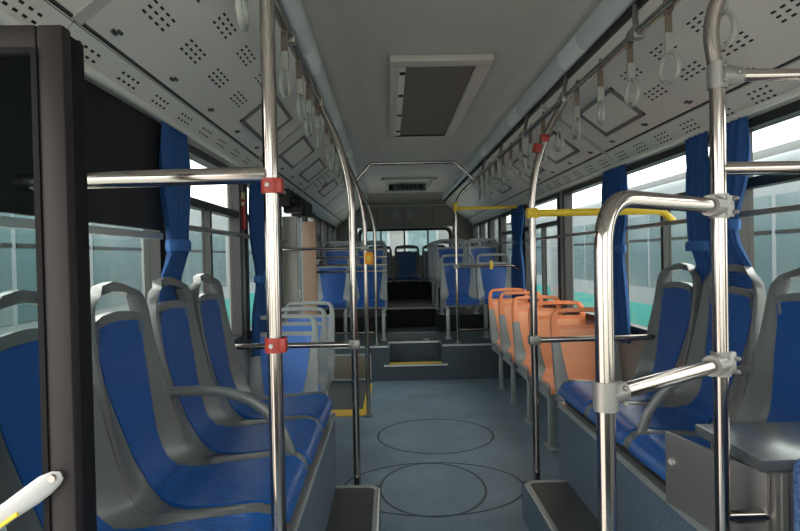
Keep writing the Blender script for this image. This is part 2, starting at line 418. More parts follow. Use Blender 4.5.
for s in (-1, 1):
    for k in range(len(SECT)-1):
        a, b = SECT[k]+.004, SECT[k+1]-.004
        m = MB()
        m.prism([panel_pt(P0, P1_, 0, s), panel_pt(P0, P1_, .9965, s), panel_pt(P0, P1_, .9965, s, -.025), panel_pt(P0, P1_, 0, s, -.025)], 'y', a, b)
        up = m.build('ceiling_panel', 'panel_grey', ceil, smooth=False)
        m = MB()
        m.prism([panel_pt(P1_, P2_, .006, s), panel_pt(P1_, P2_, 1, s), panel_pt(P1_, P2_, 1, s, -.03), panel_pt(P1_, P2_, .006, s, -.03)], 'y', a, b)
        lo = m.build('ceiling_panel', 'panel_lower', ceil, smooth=False)
        # joint strip
        m = MB(); on_panel(m, P0, P1_, s, .0, .985, b-.022, b+.026, .006); m.build('joint_strip', 'ceiling_white', up, smooth=False)
        for vy in vent_y:
            if not (a < vy < b): continue
            for tc in (.38, .66):
                m = MB()
                for i in range(4):
                    for j in range(3):
                        yy = vy + (i-1.5)*.046; tt = tc + (j-1)*.043
                        on_panel(m, P0, P1_, s, tt-.0075, tt+.0075, yy-.011, yy+.011, .0012)
                m.build('vent_slots', 'slot', up, smooth=False)
        yy = a + .12
        while yy < b - .1 and yy < 6:
            if yy > .8:
                m = MB()
                for i in range(4):
                    for j in range(3):
                        y2 = yy + (i-1.5)*.036; tt = .42 + (j-1)*.17
                        on_panel(m, P1_, P2_, s, tt-.028, tt+.028, y2-.008, y2+.008, .0012)
                m.build('vent_slots', 'slot', lo, smooth=False)
            yy += .27
        ly = a + .15
        while ly < b:
            if ly > 1.2 and ly < 5.5:
                m = MB(); on_panel(m, P0, P1_, s, .892, .914, ly-.024, ly+.006, .006); on_panel(m, P0, P1_, s, .875, .895, ly-.004, ly+.022, .006)
                m.build('latch', 'frame_dark', up, smooth=False)
            ly += .45
        for hy0, hy1 in ((2.97, 3.5), (4.0, 4.55), (4.9, 5.4), (6.2, 6.7)):
            if not (a < hy0 and hy1 < b): continue
            m = MB()
            on_panel(m, P0, P1_, s, .36, .80, hy0, hy0+.03, .010); on_panel(m, P0, P1_, s, .76, .80, hy0, hy1, .010)
            on_panel(m, P0, P1_, s, .36, .80, hy1-.03, hy1, .010); on_panel(m, P0, P1_, s, .36, .40, hy0, hy1, .010)
            hf = m.build('hatch_frame', 'hatch_rim', up, smooth=False)
            m = MB(); on_panel(m, P0, P1_, s, .40, .76, hy0+.03, hy1-.03, .004); m.build('hatch_cover', 'panel_grey', up, smooth=False)
    if s < 0:
        for k in range(4):
            m = MB(); on_panel(m, P0, P1_, s, .42+.10*k, .435+.10*k, 5.62, 5.98, .002); m.build('notice_line', 'frame_dark', ceil, smooth=False)
        m = MB(); on_panel(m, P0, P1_, s, .52, .66, 6.05, 6.2, .003); m.build('notice_mark', 'brown_leaf', ceil, smooth=False)
    # black slot above the panel, header strip at window head, closing pieces
    x0, x1 = sorted((side_x((-.412,), s), side_x((-.385,), s)))
    MB().box(x0, x1, Y0, Y1, 2.19, 2.245).build('slot_strip', 'seam', ceil, smooth=False)
    x0, x1 = sorted((side_x((-.80,), s), side_x((-.772,), s)))
    MB().box(x0, x1, Y0, Y1, 1.893, 1.93).build('seam_strip', 'seam', ceil, smooth=False)
# light strips: diffusers in sections
for s in (-1, 1):
    y = -.9; k = 0
    while y < 10.2:
        for ln, mt in ((1.05, 'diffuser'), (.30, 'diffuser_bright')):
            e0, e1 = y, min(y+ln-.012, 10.3)
            if e1 > e0:
                pts = []
                for q in range(9):
                    an = PI*q/8; pts.append((-.362 - .040*math.cos(an) , 2.262 - .034*math.sin(an)))
                pts = [(-.322, 2.305)] + pts[::-1] + [(-.402, 2.25)]
                pts = [(-.402, 2.262), (-.400, 2.238), (-.388, 2.222), (-.365, 2.215), (-.345, 2.224), (-.330, 2.248), (-.325, 2.285), (-.328, 2.31), (-.402, 2.31)]
                pts = [(p[0] if s < 0 else mx(p[0]), p[1]) for p in pts]
                MB().prism(pts, 'y', e0, e1).build('light_diffuser', mt, ceil, angle=60)
            y += ln
# roof ventilation return grille
t = thing('ceiling_grille', 'brown perforated air return grille in a pinkish frame on the ceiling', 'grille', (.29, 4.1, CZ))
gx0, gx1, gy0, gy1 = .025, .555, 3.1, 5.12
m = MB()
for (a, b, c, dd) in ((gx0, gx1, gy0, gy0+.10), (gx0, gx1, gy1-.06, gy1), (gx0, gx0+.045, gy0+.10, gy1-.06), (gx1-.075, gx1, gy0+.10, gy1-.06)):
    m.box(a, b, c, dd, CZ-.035, CZ, .006)
m.build('frame', 'filter_frame', t)
MB().box(gx0+.045, gx0+.085, gy0+.10, gy1-.06, CZ-.024, CZ-.0).build('hinge_strip', 'panel_grey', t, smooth=False)
MB().box(gx0+.085, gx1-.075, gy0+.10, gy1-.06, CZ-.018, CZ-.0).build('filter_panel', 'filter', t, smooth=False)
for yy in (3.32, 3.78, 4.3, 4.85): MB().box(gx0+.053, gx0+.083, yy, yy+.03, CZ-.032, CZ-.02).build('catch', 'black_plastic', t, smooth=False)
# rear roof unit
t = thing('roof_vent_unit', 'grey roof hatch unit with dark outlets near the rear bulkhead', 'vent', (CX, 8.6, CZ))
m = MB()
for (a, b, c, dd) in ((-.08, .64, 7.9, 7.96), (-.08, .64, 9.3, 9.36), (-.08, -.03, 7.96, 9.3), (.59, .64, 7.96, 9.3)): m.box(a, b, c, dd, CZ-.03, CZ)
m.build('frame', 'ceiling_white', t, smooth=False)
MB().box(.02, .54, 8.62, 8.72, CZ-.09, CZ, .01).build('outlet_bar', 'wall_dark', t)
for x in (.05, .47): MB().tube([(x, 8.60, CZ-.045), (x, 8.625, CZ-.045)], .035, 16).build('nozzle', 'black_plastic', t)
for k in range(5): MB().box(.13+k*.06, .17+k*.06, 8.612, 8.62, CZ-.07, CZ-.02).build('louvre', 'seam', t, smooth=False)
for x in (-.02, .55): MB().box(x, x+.025, 8.0, 8.8, CZ-.012, CZ).build('light_strip', 'diffuser_bright', t, smooth=False)

# ------------------------------------------------------------------ wheel arch boxes and foot steps
BZ = .525
def wheel_box(s, y0, y1, lab):
    x0, x1 = (XL+.002, -.28) if s < 0 else (mx(-.28), XR-.002)
    t = thing('wheel_arch_box', lab, 'seat box', ((x0+x1)/2, (y0+y1)/2, 0))
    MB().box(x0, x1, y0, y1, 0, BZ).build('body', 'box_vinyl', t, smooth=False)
    e = -.28 if s < 0 else mx(-.28); i = .03 if s > 0 else -.03
    a, b = sorted((e+i*1.0, e-i*.1)); MB().box(a, b, y0, y1+.003, BZ-.02, BZ+.006, .002).build('edge_trim', 'alu', t)
    a, b = sorted((e+i*1.0, e+i*4.5)); MB().box(a, b, max(y0+.01, 1.74 if s > 0 else 0), y1-.01, BZ, BZ+.035).build('seat_rail', 'black_plastic', t, smooth=False)
    return t
wheel_box(-1, 1.145, 2.97, 'blue grey vinyl box carrying the inward facing seats beside the front door')
wheel_box(1, 1.2, 3.06, 'blue speckled vinyl box under the seats and the steel cabinet')
def foot_step(s, lab):
    xa, xb = (-.28, -.064) if s < 0 else (mx(-.28), mx(-.064)); inn = xb; x0, x1 = sorted((xa, xb))
    t = thing('foot_step', lab, 'step', ((x0+x1)/2, 2.0, 0))
    y0, y1 = .95, 2.955
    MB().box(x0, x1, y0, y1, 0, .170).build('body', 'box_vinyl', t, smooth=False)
    MB().box(x0+.001, x1-.001, y0, y1-.001, .170, .176).build('tread', 'dark_rubber', t, smooth=False)
    w = .032*(1 if s < 0 else -1)
    path = fillet([(inn-w*.5, y0, .176), (inn-w*.5, y1-.016, .176), (xa, y1-.016, .176)], .05, 6)
    MB().tube(path, .014, 8, flat=(.4, 1)).build('edge_trim', 'alu', t)
    return t
foot_step(-1, 'low step with dark tread and metal edge below the seats by the front door')
foot_step(1, 'low step with dark tread and metal edge below the seats by the steel cabinet')

# ------------------------------------------------------------------ seats
def interp(tab, s):
    for (a, va), (b, vb) in zip(tab, tab[1:]):
        if s <= b:
            q = (s-a)/(b-a); q = q*q*(3-2*q) if False else q
            return va + (vb-va)*q
    return tab[-1][1]
def smooth_path(pts, n):
    """Catmull-Rom through the points, resampled by length"""
    P = [Vector(p) for p in pts]; P = [P[0]*2-P[1]] + P + [P[-1]*2-P[-2]]
    out = []
    for i in range(1, len(P)-2):
        for k in range(8):
            t = k/8; a, b, c, e = P[i-1], P[i], P[i+1], P[i+2]
            out.append(.5*((2*b) + (c-a)*t + (2*a-5*b+4*c-e)*t*t + (3*b-a-3*c+e)*t**3))
    out.append(P[-2])
    L = [0]
    for a, b in zip(out, out[1:]): L.append(L[-1] + (b-a).length)
    tot = L[-1]; res = []
    for k in range(n):
        s = tot*k/(n-1); i = 0
        while i < len(L)-2 and L[i+1] < s: i += 1
        q = (s-L[i])/max(1e-9, L[i+1]-L[i]); res.append(out[i].lerp(out[i+1], q))
    return res, tot
def seat_parts(profile, crease_z, Wtab, Itab, handle, arch, frame_mats, back_mat, cush_mat, orange_above=None, thick=.03, wing=.03, ridge=0.0):
    """returns meshes shell, back_insert, cushion; local: faces -y, x across.
    profile (y,z) top to front lip; Wtab / Itab half widths by path fraction"""
    n = 36
    P, tot = smooth_path([(0, p[0], p[1]) for p in profile], n)
    T = [(P[min(i+1, n-1)] - P[max(i-1, 0)]).normalized() for i in range(n)]
    Nn = [Vector((0, t.z, -t.y)) for t in T]           # towards the sitter (path runs down the back, then forward)
    fr = [i/(n-1) for i in range(n)]
    cols = [-1, -.93, -.8, 'i-', -.5, 0, .5, 'i+', .8, .93, 1]
    def X(c, s):
        w, i = interp(Wtab, s), interp(Itab, s)
        if c == 'i-': return -i
        if c == 'i+': return i
        if abs(c) <= .5: return c*2*i*.55
        sg = 1 if c > 0 else -1; q = (abs(c)-.7)/.3
        return sg*(i + (w-i)*max(.12, q))
    def surf(x, k, off):
        s = fr[k]; w = interp(Wtab, s); q = abs(x)/w
        p = P[k] + Nn[k]*off
        ar = arch * (1 - min(1, s/.30)) * q*q
        g = max(0, (q-.72)/.28)
        bolster = wing * min(1, max(0, (.62-s)/.1)) * g*(1-.55*g*g)
        bolster += ridge * min(1, max(0, (s-.62)/.06)) * min(1, max(0, (.97-s)/.06)) * min(1, max(0, (q-.80)/.12))
        p = p + Nn[k]*bolster
        return Vector((x, p.y, p.z-ar))
    h0, h1 = handle
    m = MB()
    ici = (cols.index('i-'), cols.index('i+'))
    def skip(i, j):
        s = (fr[j]+fr[j+1])/2
        return h0 < s < h1 and ici[0] <= i < ici[1]
    mi = (lambda i, j: (1 if (fr[j] < orange_above) else 0)) if orange_above else None
    m.sheet(lambda i, j: surf(X(cols[i], fr[j]), j, 0), lambda i, j: surf(X(cols[i], fr[j]), j, -thick), len(cols), n, skip, mi)
    shell = m.mesh('shell', frame_mats, angle=50)
    jc = min(range(n), key=lambda j: abs(P[j].z-crease_z) + (10 if P[j].y < -.15 else 0))
    j0 = next(j for j in range(n) if fr[j] > h1+.012)
    def ins(ja, jb, wscale, off, mt, name):
        m = MB(); us = [-1, -.97, -.6, -.2, .2, .6, .97, 1]
        def f(i, j):
            k = ja+j; s = fr[k]; edge = abs(us[i]) == 1 or j == 0 or (k == ja)
            return surf(us[i]*(interp(Itab, s)-.003)*wscale, k, off)
        def g(i, j):
            k = ja+j; s = fr[k]
            return surf(us[i]*(interp(Itab, s)-.003)*wscale, k, -.004)
        m.sheet(f, g, len(us), jb-ja+1)
        return m.mesh(name, mt, angle=40)
    back = ins(j0, jc, 1.0, .004, back_mat, 'back_insert')
    cush = ins(jc, n-1, 1.0, .010, cush_mat, 'cushion')
    return shell, back, cush

# tall seats on the wheel arches
benchP = seat_parts([(.105, 1.225), (.095, 1.10), (.072, .95), (.04, .80), (.008, .70), (-.045, .632), (-.12, .612), (-.25, .618), (-.36, .625), (-.405, .612), (-.42, .575)],
    .64, [(0, .145), (.022, .178), (.07, .198), (.3, .215), (.5, .224), (1, .224)], [(0, .125), (.03, .138), (.10, .160), (.30, .138), (.46, .100), (.54, .088), (.60, .105), (.66, .150), (.73, .182), (1, .190)],
    (.030, .100), .045, ['seat_frame'], 'seat_blue_back', 'seat_blue', thick=.032, wing=.048, ridge=.016)
LOWPROF = [(.105, .94), (.085, .84), (.06, .72), (.025, .58), (.0, .49), (-.04, .435), (-.11, .42), (-.24, .425), (-.35, .43), (-.40, .415), (-.415, .375)]
LOWW = [(0, .165), (.03, .193), (.10, .205), (1, .206)]
LOWI = [(0, .14), (.05, .165), (.12, .168), (.40, .135), (.52, .115), (.60, .15), (.70, .18), (1, .185)]
lightP = seat_parts(LOWPROF, .44, LOWW, LOWI, (.034, .120), .012, ['seat_frame_light'], 'seat_blue_light', 'seat_blue_light')
midP = seat_parts(LOWPROF, .44, LOWW, LOWI, (.034, .120), .012, ['seat_frame_light'], 'seat_blue_mid', 'seat_blue_mid')
orangeP = seat_parts(LOWPROF, .44, LOWW, LOWI, (.034, .120), .012, ['seat_frame_light', 'seat_orange_rim'], 'seat_orange', 'seat_orange', orange_above=.21)
rearP = seat_parts(LOWPROF, .44, LOWW, LOWI, (.045, .115), .02, ['frame_dark'], 'seat_navy', 'seat_navy')
# underframe and leg meshes shared by the low seats
m = MB(); m.box(-.19, .19, -.39, -.03, .355, .39, .006); panM = m.mesh('seat_pan', 'leg_grey')
bearM = [MB().box(a, a+.035, -.37, .02, .33, .358, .003).mesh('side_bearer', 'leg_grey') for a in (-.19, .155)]
def leg_mesh(h):
    m = MB(); m.box(-.178, -.142, -.335, -.295, 0, h, .003); m.box(-.190, -.130, -.40, -.23, 0, .014, .004); return m.mesh('leg', 'leg_grey')
legM = leg_mesh(.335); 
m = MB(); m.box(.12, .205, -.30, -.26, .30, .34, .003); brM = m.mesh('wall_bracket', 'leg_grey')
m = MB(); m.box(-.15, .15, -.30, -.05, .0, .36, .006); podM = m.mesh('pedestal', 'dark_rubber')
def place(o, loc, rz=0): o.location = loc; o.rotation_euler = (0, 0, rz); return o
def make_seat(name, parts, label, group, low=True, leg='leg', flip=False, bracket=True):
    t = thing(name, label, 'seat', group=group)
    for nm, me in zip(('shell', 'back_insert', 'cushion'), parts): link(nm, me, t)
    if low:
        link('seat_pan', panM, t); [link('side_bearer', q, t) for q in bearM]
        if leg == 'leg':
            o = link('leg', legM, t)
            if flip: o.scale.x = -1
            if bracket:
                o2 = link('wall_bracket', brM, t)
                if flip: o2.scale.x = -1
        elif leg == 'pod': link('pedestal', podM, t)
    return t
# inward facing benches
OXL, OXR = -.71, 1.26
left_y = [1.37, 1.82, 2.27, 2.72]
left_lab = ['blue and grey tall seat seen through the front door glass', 'blue tall seat just behind the dark door frame, second along the box',
            'blue tall seat with an armrest in the middle of the door side box', 'last blue tall seat on the door side box, beside the rolled curtain']
for y, lab in zip(left_y, left_lab):
    t = make_seat('bench_seat', benchP, lab, 'tall inward facing seats by the front door', low=False); place(t, (OXL, y, 0), PI/2)
    if abs(y-2.27) < .01:
        m = MB(); xo = -.226
        m.tube(fillet([(xo, .045, .845), (xo, -.14, .85), (xo, -.27, .80), (xo, -.345, .70), (xo, -.375, .61)], .10, 5), .018, 10, flat=(1, .8))
        link('armrest', m.mesh('armrest', 'seat_frame'), t)
right_y = [1.95, 2.40, 2.85]
right_lab = ['blue tall seat directly behind the steel cabinet', 'blue tall seat with an armrest in the middle of the cabinet side box', 'last blue tall seat on the cabinet side box, next to the orange seats']
for y, lab in zip(right_y, right_lab):
    t = make_seat('bench_seat', benchP, lab, 'tall inward facing seats by the steel cabinet', low=False); place(t, (OXR, y, 0), -PI/2)
    if abs(y-2.40) < .01:
        m = MB(); xo = .226
        m.tube(fillet([(xo, .045, .845), (xo, -.14, .85), (xo, -.27, .80), (xo, -.345, .70), (xo, -.375, .61)], .10, 5), .018, 10, flat=(1, .8))
        link('armrest', m.mesh('armrest', 'seat_frame'), t)
# single seats, facing the front
for k, yb in enumerate((3.80, 4.36, 4.92)):
    lab = ['light blue seat with grey frame nearest the tall seats on the door side', 'light blue seat with grey frame, middle one before the rear door', 'light blue seat with grey frame right in front of the rear door'][k]
    t = make_seat('passenger_seat', lightP, lab, 'single light blue seats before the rear door', flip=True); place(t, (-.65, yb-.105, 0))
for k, yb in enumerate((3.82, 4.42, 5.03, 5.64, 6.22)):
    lab = 'orange priority seat, %s of the row counted from the steel cabinet end' % ordinal(k)
    t = make_seat('priority_seat', orangeP, lab, 'orange priority seats along the windows'); place(t, (1.205, yb-.105, 0))
# pairs on the raised floor
for s, sd in ((-1, 'door side'), (1, 'orange seat side')):
    for r, (yb, zf) in enumerate(((7.2, .36), (7.95, .56), (8.7, .56), (9.4, .56))):
        for q in range(2):
            x = (-.235 - q*.422) if s < 0 else mx(-.235 - q*.422) + .005
            lab = '%s seat of the %s blue pair behind the step, %s' % (('aisle' if q == 0 else 'window'), ordinal(r), sd)
            t = make_seat('paired_seat', midP, lab, 'paired blue seats on the raised floor', leg='leg', flip=(s < 0), bracket=(q == 1)); place(t, (x, yb-.105, zf))
for k in range(5):
    lab = ['rear bench seat in the back corner of the door side', 'rear bench seat between the back corner and the middle on the door side', 'navy rear bench seat in the very middle, facing down the aisle',
           'rear bench seat between the middle and the corner on the orange seat side', 'rear bench seat in the back corner of the orange seat side'][k]
    t = make_seat('rear_seat', rearP, lab, 'rear bench seats under the back window', leg='none'); place(t, (CX+.02+(k-2)*.455, 10.08, .535))

# ------------------------------------------------------------------ poles and rails
RZ, RLX, RRX = 2.05, -.33, .89
def pipe(m, pts, r=.0175, fil=.0, seg=16): return m.tube(fillet(pts, fil, 8) if fil else pts, r, seg)
def clamp_mesh(m, c, axis_dir, r=.0215, l=.05):
    c = Vector(c); a = Vector(axis_dir).normalized()
    m.tube([c-a*l/2, c+a*l/2], r, 16)
    return m
def bolt(m, c, dirv, r=.0055, l=.006):
    c = Vector(c); dv = Vector(dirv).normalized(); m.tube([c, c+dv*l*.6, c+dv*l], [r, r, r*.5], 8)
def rail(s):
    x = RLX if s < 0 else RRX
    yend = 6.35
    t = thing('overhead_rail', 'long overhead steel rail with straps above ' + ('the door side seats' if s < 0 else 'the orange seats'), 'rail', (x, 3.0, RZ))
    MB().tube([(x, -.9, RZ), (x, yend, RZ)], .0165, 14).build('rail_tube', 'steel', t)
    for y in (.4, 1.3, 2.15, 3.05, 3.95, 4.85, 5.75):
        m = MB(); o = -.06 if s < 0 else .06
        m.obox((x, y, RZ), (1,0,0), (0,1,0), (0,0,1), .022, .022, .022, .005)
        m.tube([(x, y, RZ+.01), (x+o*.5, y+.09, RZ+.08), (x+o*1.05, y+.16, RZ+.165)], .011, 8)
        m.build('hanger_bracket', 'clamp', t)
    return t
rail(-1); rail(1)
def upright(x, y, zb, s, label, bend=True, r=.0175, zs=1.62):
    t = thing('grab_pole', label, 'pole', (x, y, zb))
    rx = RLX if s < 0 else RRX
    m = MB(); pipe(m, [(x, y, zb), (x, y, zs), (x+(rx-x)*.35, y, zs + (RZ-zs)*.53), (rx, y, RZ-.005)] if bend else [(x, y, zb), (x, y, RZ)], r, .22 if bend else 0)
    m.build('tube', 'steel', t)
    MB().tube([(x, y, zb), (x, y, zb+.012)], .035, 18).build('base_flange', 'clamp', t)
    m = MB(); m.obox((rx, y, RZ), (1,0,0), (0,1,0), (0,0,1), .026, .024, .026, .006); m.build('rail_clamp', 'clamp', t)
    return t
P1x, P1y = -.265, 1.40
p1 = upright(P1x, P1y, .176, -1, 'thick steel pole with two red clamps beside the door side seats', False)
for z in (1.447, 1.085):
    m = MB(); clamp_mesh(m, (P1x, P1y, z), (0,0,1), .0225, .034); m.box(P1x+.012, P1x+.027, P1y-.016, P1y+.016, z-.017, z+.017, .003)
    c = m.build('red_clamp', 'red', p1)
    m = MB(); m.tube([(P1x-.004, P1y-.0235, z), (P1x-.004, P1y-.027, z)], .005, 12); m.build('washer', 'white_plastic', c)
p2 = upright(-.180, 3.02, 0, -1, 'curved steel pole at the end of the door side box', True)
p3 = upright(.712, 3.02, 0, 1, 'curved steel pole at the end of the cabinet side box', True)
m = MB(); clamp_mesh(m, (.745, 3.02, 1.80), (.3,0,1), .024, .04); m.box(.76, .80, 3.0, 3.04, 1.83, 1.87, .006); m.build('red_clamp', 'red', p3)
p4 = upright(-.190, 4.91, 0, -1, 'curved steel pole standing by the yellow marking of the rear door', True)
p4b = upright(-.145, 6.42, PZ, -1, 'curved steel pole on the raised floor on the rear door side', True)
p7 = upright(.705, 6.40, PZ, 1, 'curved steel pole on the raised floor in front of the orange side pairs', True, zs=1.82)
MB().tube([(.705, 6.40, 1.74), (.705, 6.40, 1.83)], .024, 14).build('yellow_joint', 'yellow', p7)
b = thing('stop_button', 'orange stop button box on the pole by the rear door', 'button', (-.17, 4.88, 1.27))
MB().box(-.195, -.125, 4.850, 4.893, 1.225, 1.325, .014).build('housing', 'orange_button', b)
MB().tube([(-.16, 4.852, 1.275), (-.16, 4.842, 1.275)], .018, 14).build('push_button', 'yellow', b)
def bar(label, pts, mt='steel', r=.0165, fil=0, clamps=(), cat='rail', name='guard_rail', clamp_mat='clamp'):
    a = Vector(pts[0]); t = thing(name, label, cat, a)
    m = MB(); pipe(m, pts, r, fil); m.build('tube', mt, t)
    for (c, ax) in clamps:
        m = MB(); clamp_mesh(m, c, ax, r+.008, .055); c = Vector(c)
        m.obox(c, (1,0,0), (0,1,0), (0,0,1), .027, .022, .024, .006)
        bolt(m, c+Vector((-.008, -.022, .011)), (0,-1,0)); bolt(m, c+Vector((-.008, -.022, -.011)), (0,-1,0))
        m.build('clamp', clamp_mat, t)
    return t
bar('thick horizontal steel bar from the red clamped pole to the door side wall', [(P1x-.01, P1y, 1.473), (XL+.012, 1.41, 1.466)], r=.0195)
bar('horizontal steel bar behind the last tall seat on the door side', [(-.18, 3.02, .853), (XL, 3.02, .853)], r=.014, clamps=[((-.18, 3.02, .853), (1,0,0))])
bar('horizontal steel bar between the orange seats and the tall seats', [(.712, 3.02, .853), (XR, 3.02, .853)], r=.014, clamps=[((.712, 3.02, .853), (1,0,0))])
bar('yellow wrapped bar from the curved pole to the window by the orange seats', [(.712, 3.02, 1.482), (1.36, 3.02, 1.482), (1.415, 3.02, 1.43)], 'yellow', .018, .04, clamps=[((.712, 3.02, 1.482), (1,0,0))], clamp_mat='yellow')
bar('yellow bar high above the raised floor on the orange seat side', [(.705, 6.40, 1.775), (XR, 6.40, 1.775)], 'yellow', .016)
bar('thin steel bar across the front of the rear door', [(-.19, 4.91, 1.357), (XL, 4.91, 1.357)], r=.012, clamps=[((-.19, 4.91, 1.357), (1,0,0))])
for k, z in enumerate((1.285, 1.205, 1.135, .49)):
    bar('%s bar from the top of the steel guard behind the rear door' % ordinal(k), [(-.02 if k < 3 else -.17, 6.42, z), (XL+.04, 6.42, z)], 'steel', .012)
gb = bar('steel guard bar bent down at its end in front of the orange side pairs', [(.705, 6.40, 1.165), (1.32, 6.40, 1.165), (1.38, 6.40, 1.10), (1.38, 6.40, PZ)], 'steel', .014, .06, clamps=[((.705, 6.40, 1.165), (1,0,0))])
MB().box(1.05, 1.085, 6.375, 6.39, 1.13, 1.22, .005).build('yellow_tag', 'yellow', gb)
bar('low steel bar just above the raised floor behind the orange seats', [(.705, 6.40, .50), (1.38, 6.40, .50)], 'steel', .012)
bar('steel arch bar joining the two overhead rails across the ceiling', [(RLX, 6.25, RZ), (RLX+.16, 6.25, 2.235), (RRX-.20, 6.25, 2.235), (RRX, 6.25, RZ)], 'steel', .0165, .035)
# barrier behind the driver
X5, Y5, X6, Y6 = .79, 1.45, .405, 1.15
t = thing('barrier_pole', 'thick steel pole beside the steel cabinet, curving at the top', 'pole', (X5, Y5, .176))
m = MB(); pipe(m, [(X5, Y5, .176), (X5, Y5, 1.70), (X5-.02, Y5, 1.82), (X5+.05, Y5-.03, 1.99), (X5+.10, Y5-.03, RZ)], .0178, .12); m.build('tube', 'steel', t)
MB().tube([(X5, Y5, .176), (X5, Y5, .19)], .036, 18).build('base_flange', 'clamp', t)
for z in (1.695,):
    m = MB(); clamp_mesh(m, (X5, Y5, z), (0,0,1), .0225, .062); m.tube([(X5+.005, Y5, z), (X5+.04, Y5, z), (X5+.058, Y5, z)], [.028, .023, .020], 14)
    for dx, dz in ((.006, .018), (.006, -.016), (.042, .002)): bolt(m, (X5+dx, Y5-.024, z+dz), (0,-1,0))
    m.build('clamp', 'clamp', t)
for z in (1.385, 1.008):
    m = MB(); clamp_mesh(m, (X5, Y5, z), (0,0,1), .0225, .058)
    dv = Vector((X6-X5, Y6-Y5, 0)).normalized(); c = Vector((X5, Y5, z))
    m.tube([c+dv*.0, c+dv*.05], .025, 14); m.obox(c-dv*.022, dv, Vector((-dv.y, dv.x, 0)), (0,0,1), .02, .02, .026, .004)
    for dz in (.016, -.016): bolt(m, c + Vector((.022, -.024, dz)), (.6,-1,0), .006, .012)
    m.build('clamp', 'clamp', t)
bar('short steel bar high up between the curving pole and the wall', [(X5+.03, Y5, 1.695), (XR, Y5, 1.695)], r=.0145)
bar('steel bar level with the window between the curving pole and the wall', [(X5, Y5, 1.474), (XR, Y5, 1.474)], r=.0165)
bar('low steel bar in front of the steel cabinet', [(X5, Y5, .638), (XR, Y5, .638)], r=.0165)
t = thing('barrier_hoop', 'nearest thick steel hoop pole bending over to the cabinet side pole', 'pole', (X6, Y6, 0))
m = MB(); pipe(m, [(X6, Y6, 0), (X6, Y6, 1.385), (X5, Y5, 1.385)], .0178, .10, 20); m.build('tube', 'steel', t)
m = MB(); pipe(m, [(X6, Y6, 1.008), (X5, Y5, 1.008)], .0165); m.build('crossbar', 'steel', t)
MB().tube([(X6, Y6, 0), (X6, Y6, .012)], .038, 18).build('base_flange', 'clamp', t)
m = MB(); c = Vector((X6, Y6, 1.008)); clamp_mesh(m, c, (0,0,1), .023, .055); m.tube([c, c-(-dv)*(-.0), c-dv*.055], [.0235, .0235, .021], 14)
for dz in (.015, -.015): bolt(m, c-dv*.03+Vector((.012, -.022, dz)), (.4,-1,0), .006, .008)
m.build('clamp', 'clamp', t)
# window guard rails
for s, (ya, yb), lab in ((-1, (2.33, 4.95), 'dark guard rail across the door side windows'), (1, (1.25, 6.9), 'dark guard rail across the windows by the orange seats'), (1, (6.95, 10.1), 'dark guard rail across the rearmost windows on the orange seat side')):
    x = (XL+.035) if s < 0 else (XR-.035)
    t = thing('window_rail', lab, 'rail', (x, (ya+yb)/2, 1.42))
    MB().tube([(x, ya, 1.42), (x, yb, 1.42)], .012, 10).build('tube', 'steel_brushed', t)
    y = ya+.03
    while y < yb:
        a, b = sorted((x, x + s*.035)); MB().box(a, b, y, y+.03, 1.405, 1.435, .003).build('bracket', 'clamp', t); y += 1.28

# ------------------------------------------------------------------ hanging straps
def strap_proto():
    t = thing('hanging_strap', 'x', 'strap')
    m = MB(); m.tube([(0, 0.0+.021*math.cos(a), .0+.021*math.sin(a)) for a in [2*PI*k/16 for k in range(16)]], .006, 8, closed=True, flat=(1, .5)); 
    m2 = MB(); m2.box(-.012, .012, -.0025, .0025, -.115, -.015, .001); m2.build('webbing', 'webbing', t)
    m.bm.free()
    m = MB(); m.tube([(0+.0, .023*math.cos(a), .023*math.sin(a)) for a in [2*PI*k/18 for k in range(18)]], .012, 8, closed=True, flat=(.25, 1)); m.build('rail_loop', 'webbing', t)
    m = MB(); m.box(-.014, .014, -.008, .008, -.150, -.085, .004); m.build('sleeve', 'ring_plastic', t)
    pts = []
    for k in range(24):
        a = 2*PI*k/24; w = .044*(1 + .12*(-math.sin(a))); pts.append((.0, w*math.cos(a), -.192 + .046*math.sin(a)))
    m = MB(); m.tube(pts, .008, 8, closed=True, flat=(1, .85)); m.build('grip_ring', 'ring_plastic', t)
    return t
sp = strap_proto(); first = True
for s in (-1, 1):
    ys = [1.42+.31*k for k in range(6)] + [3.4+.31*k for k in range(9)] if s < 0 else [1.60+.31*k for k in range(15)]
    for k, y in enumerate(ys):
        o = sp if first else copy_tree(sp); first = False
        o.location = (RLX if s < 0 else RRX, y, RZ); o.rotation_euler = (random.uniform(-.06, .06), random.uniform(-.04, .04), random.uniform(-.18, .18))
        o['label'] = 'pale ring strap on the rail over the %s, %s from the near end' % ('door side seats' if s < 0 else 'orange seat side', ordinal(k))
        o['group'] = 'hanging straps over the ' + ('door side' if s < 0 else 'orange seat side')

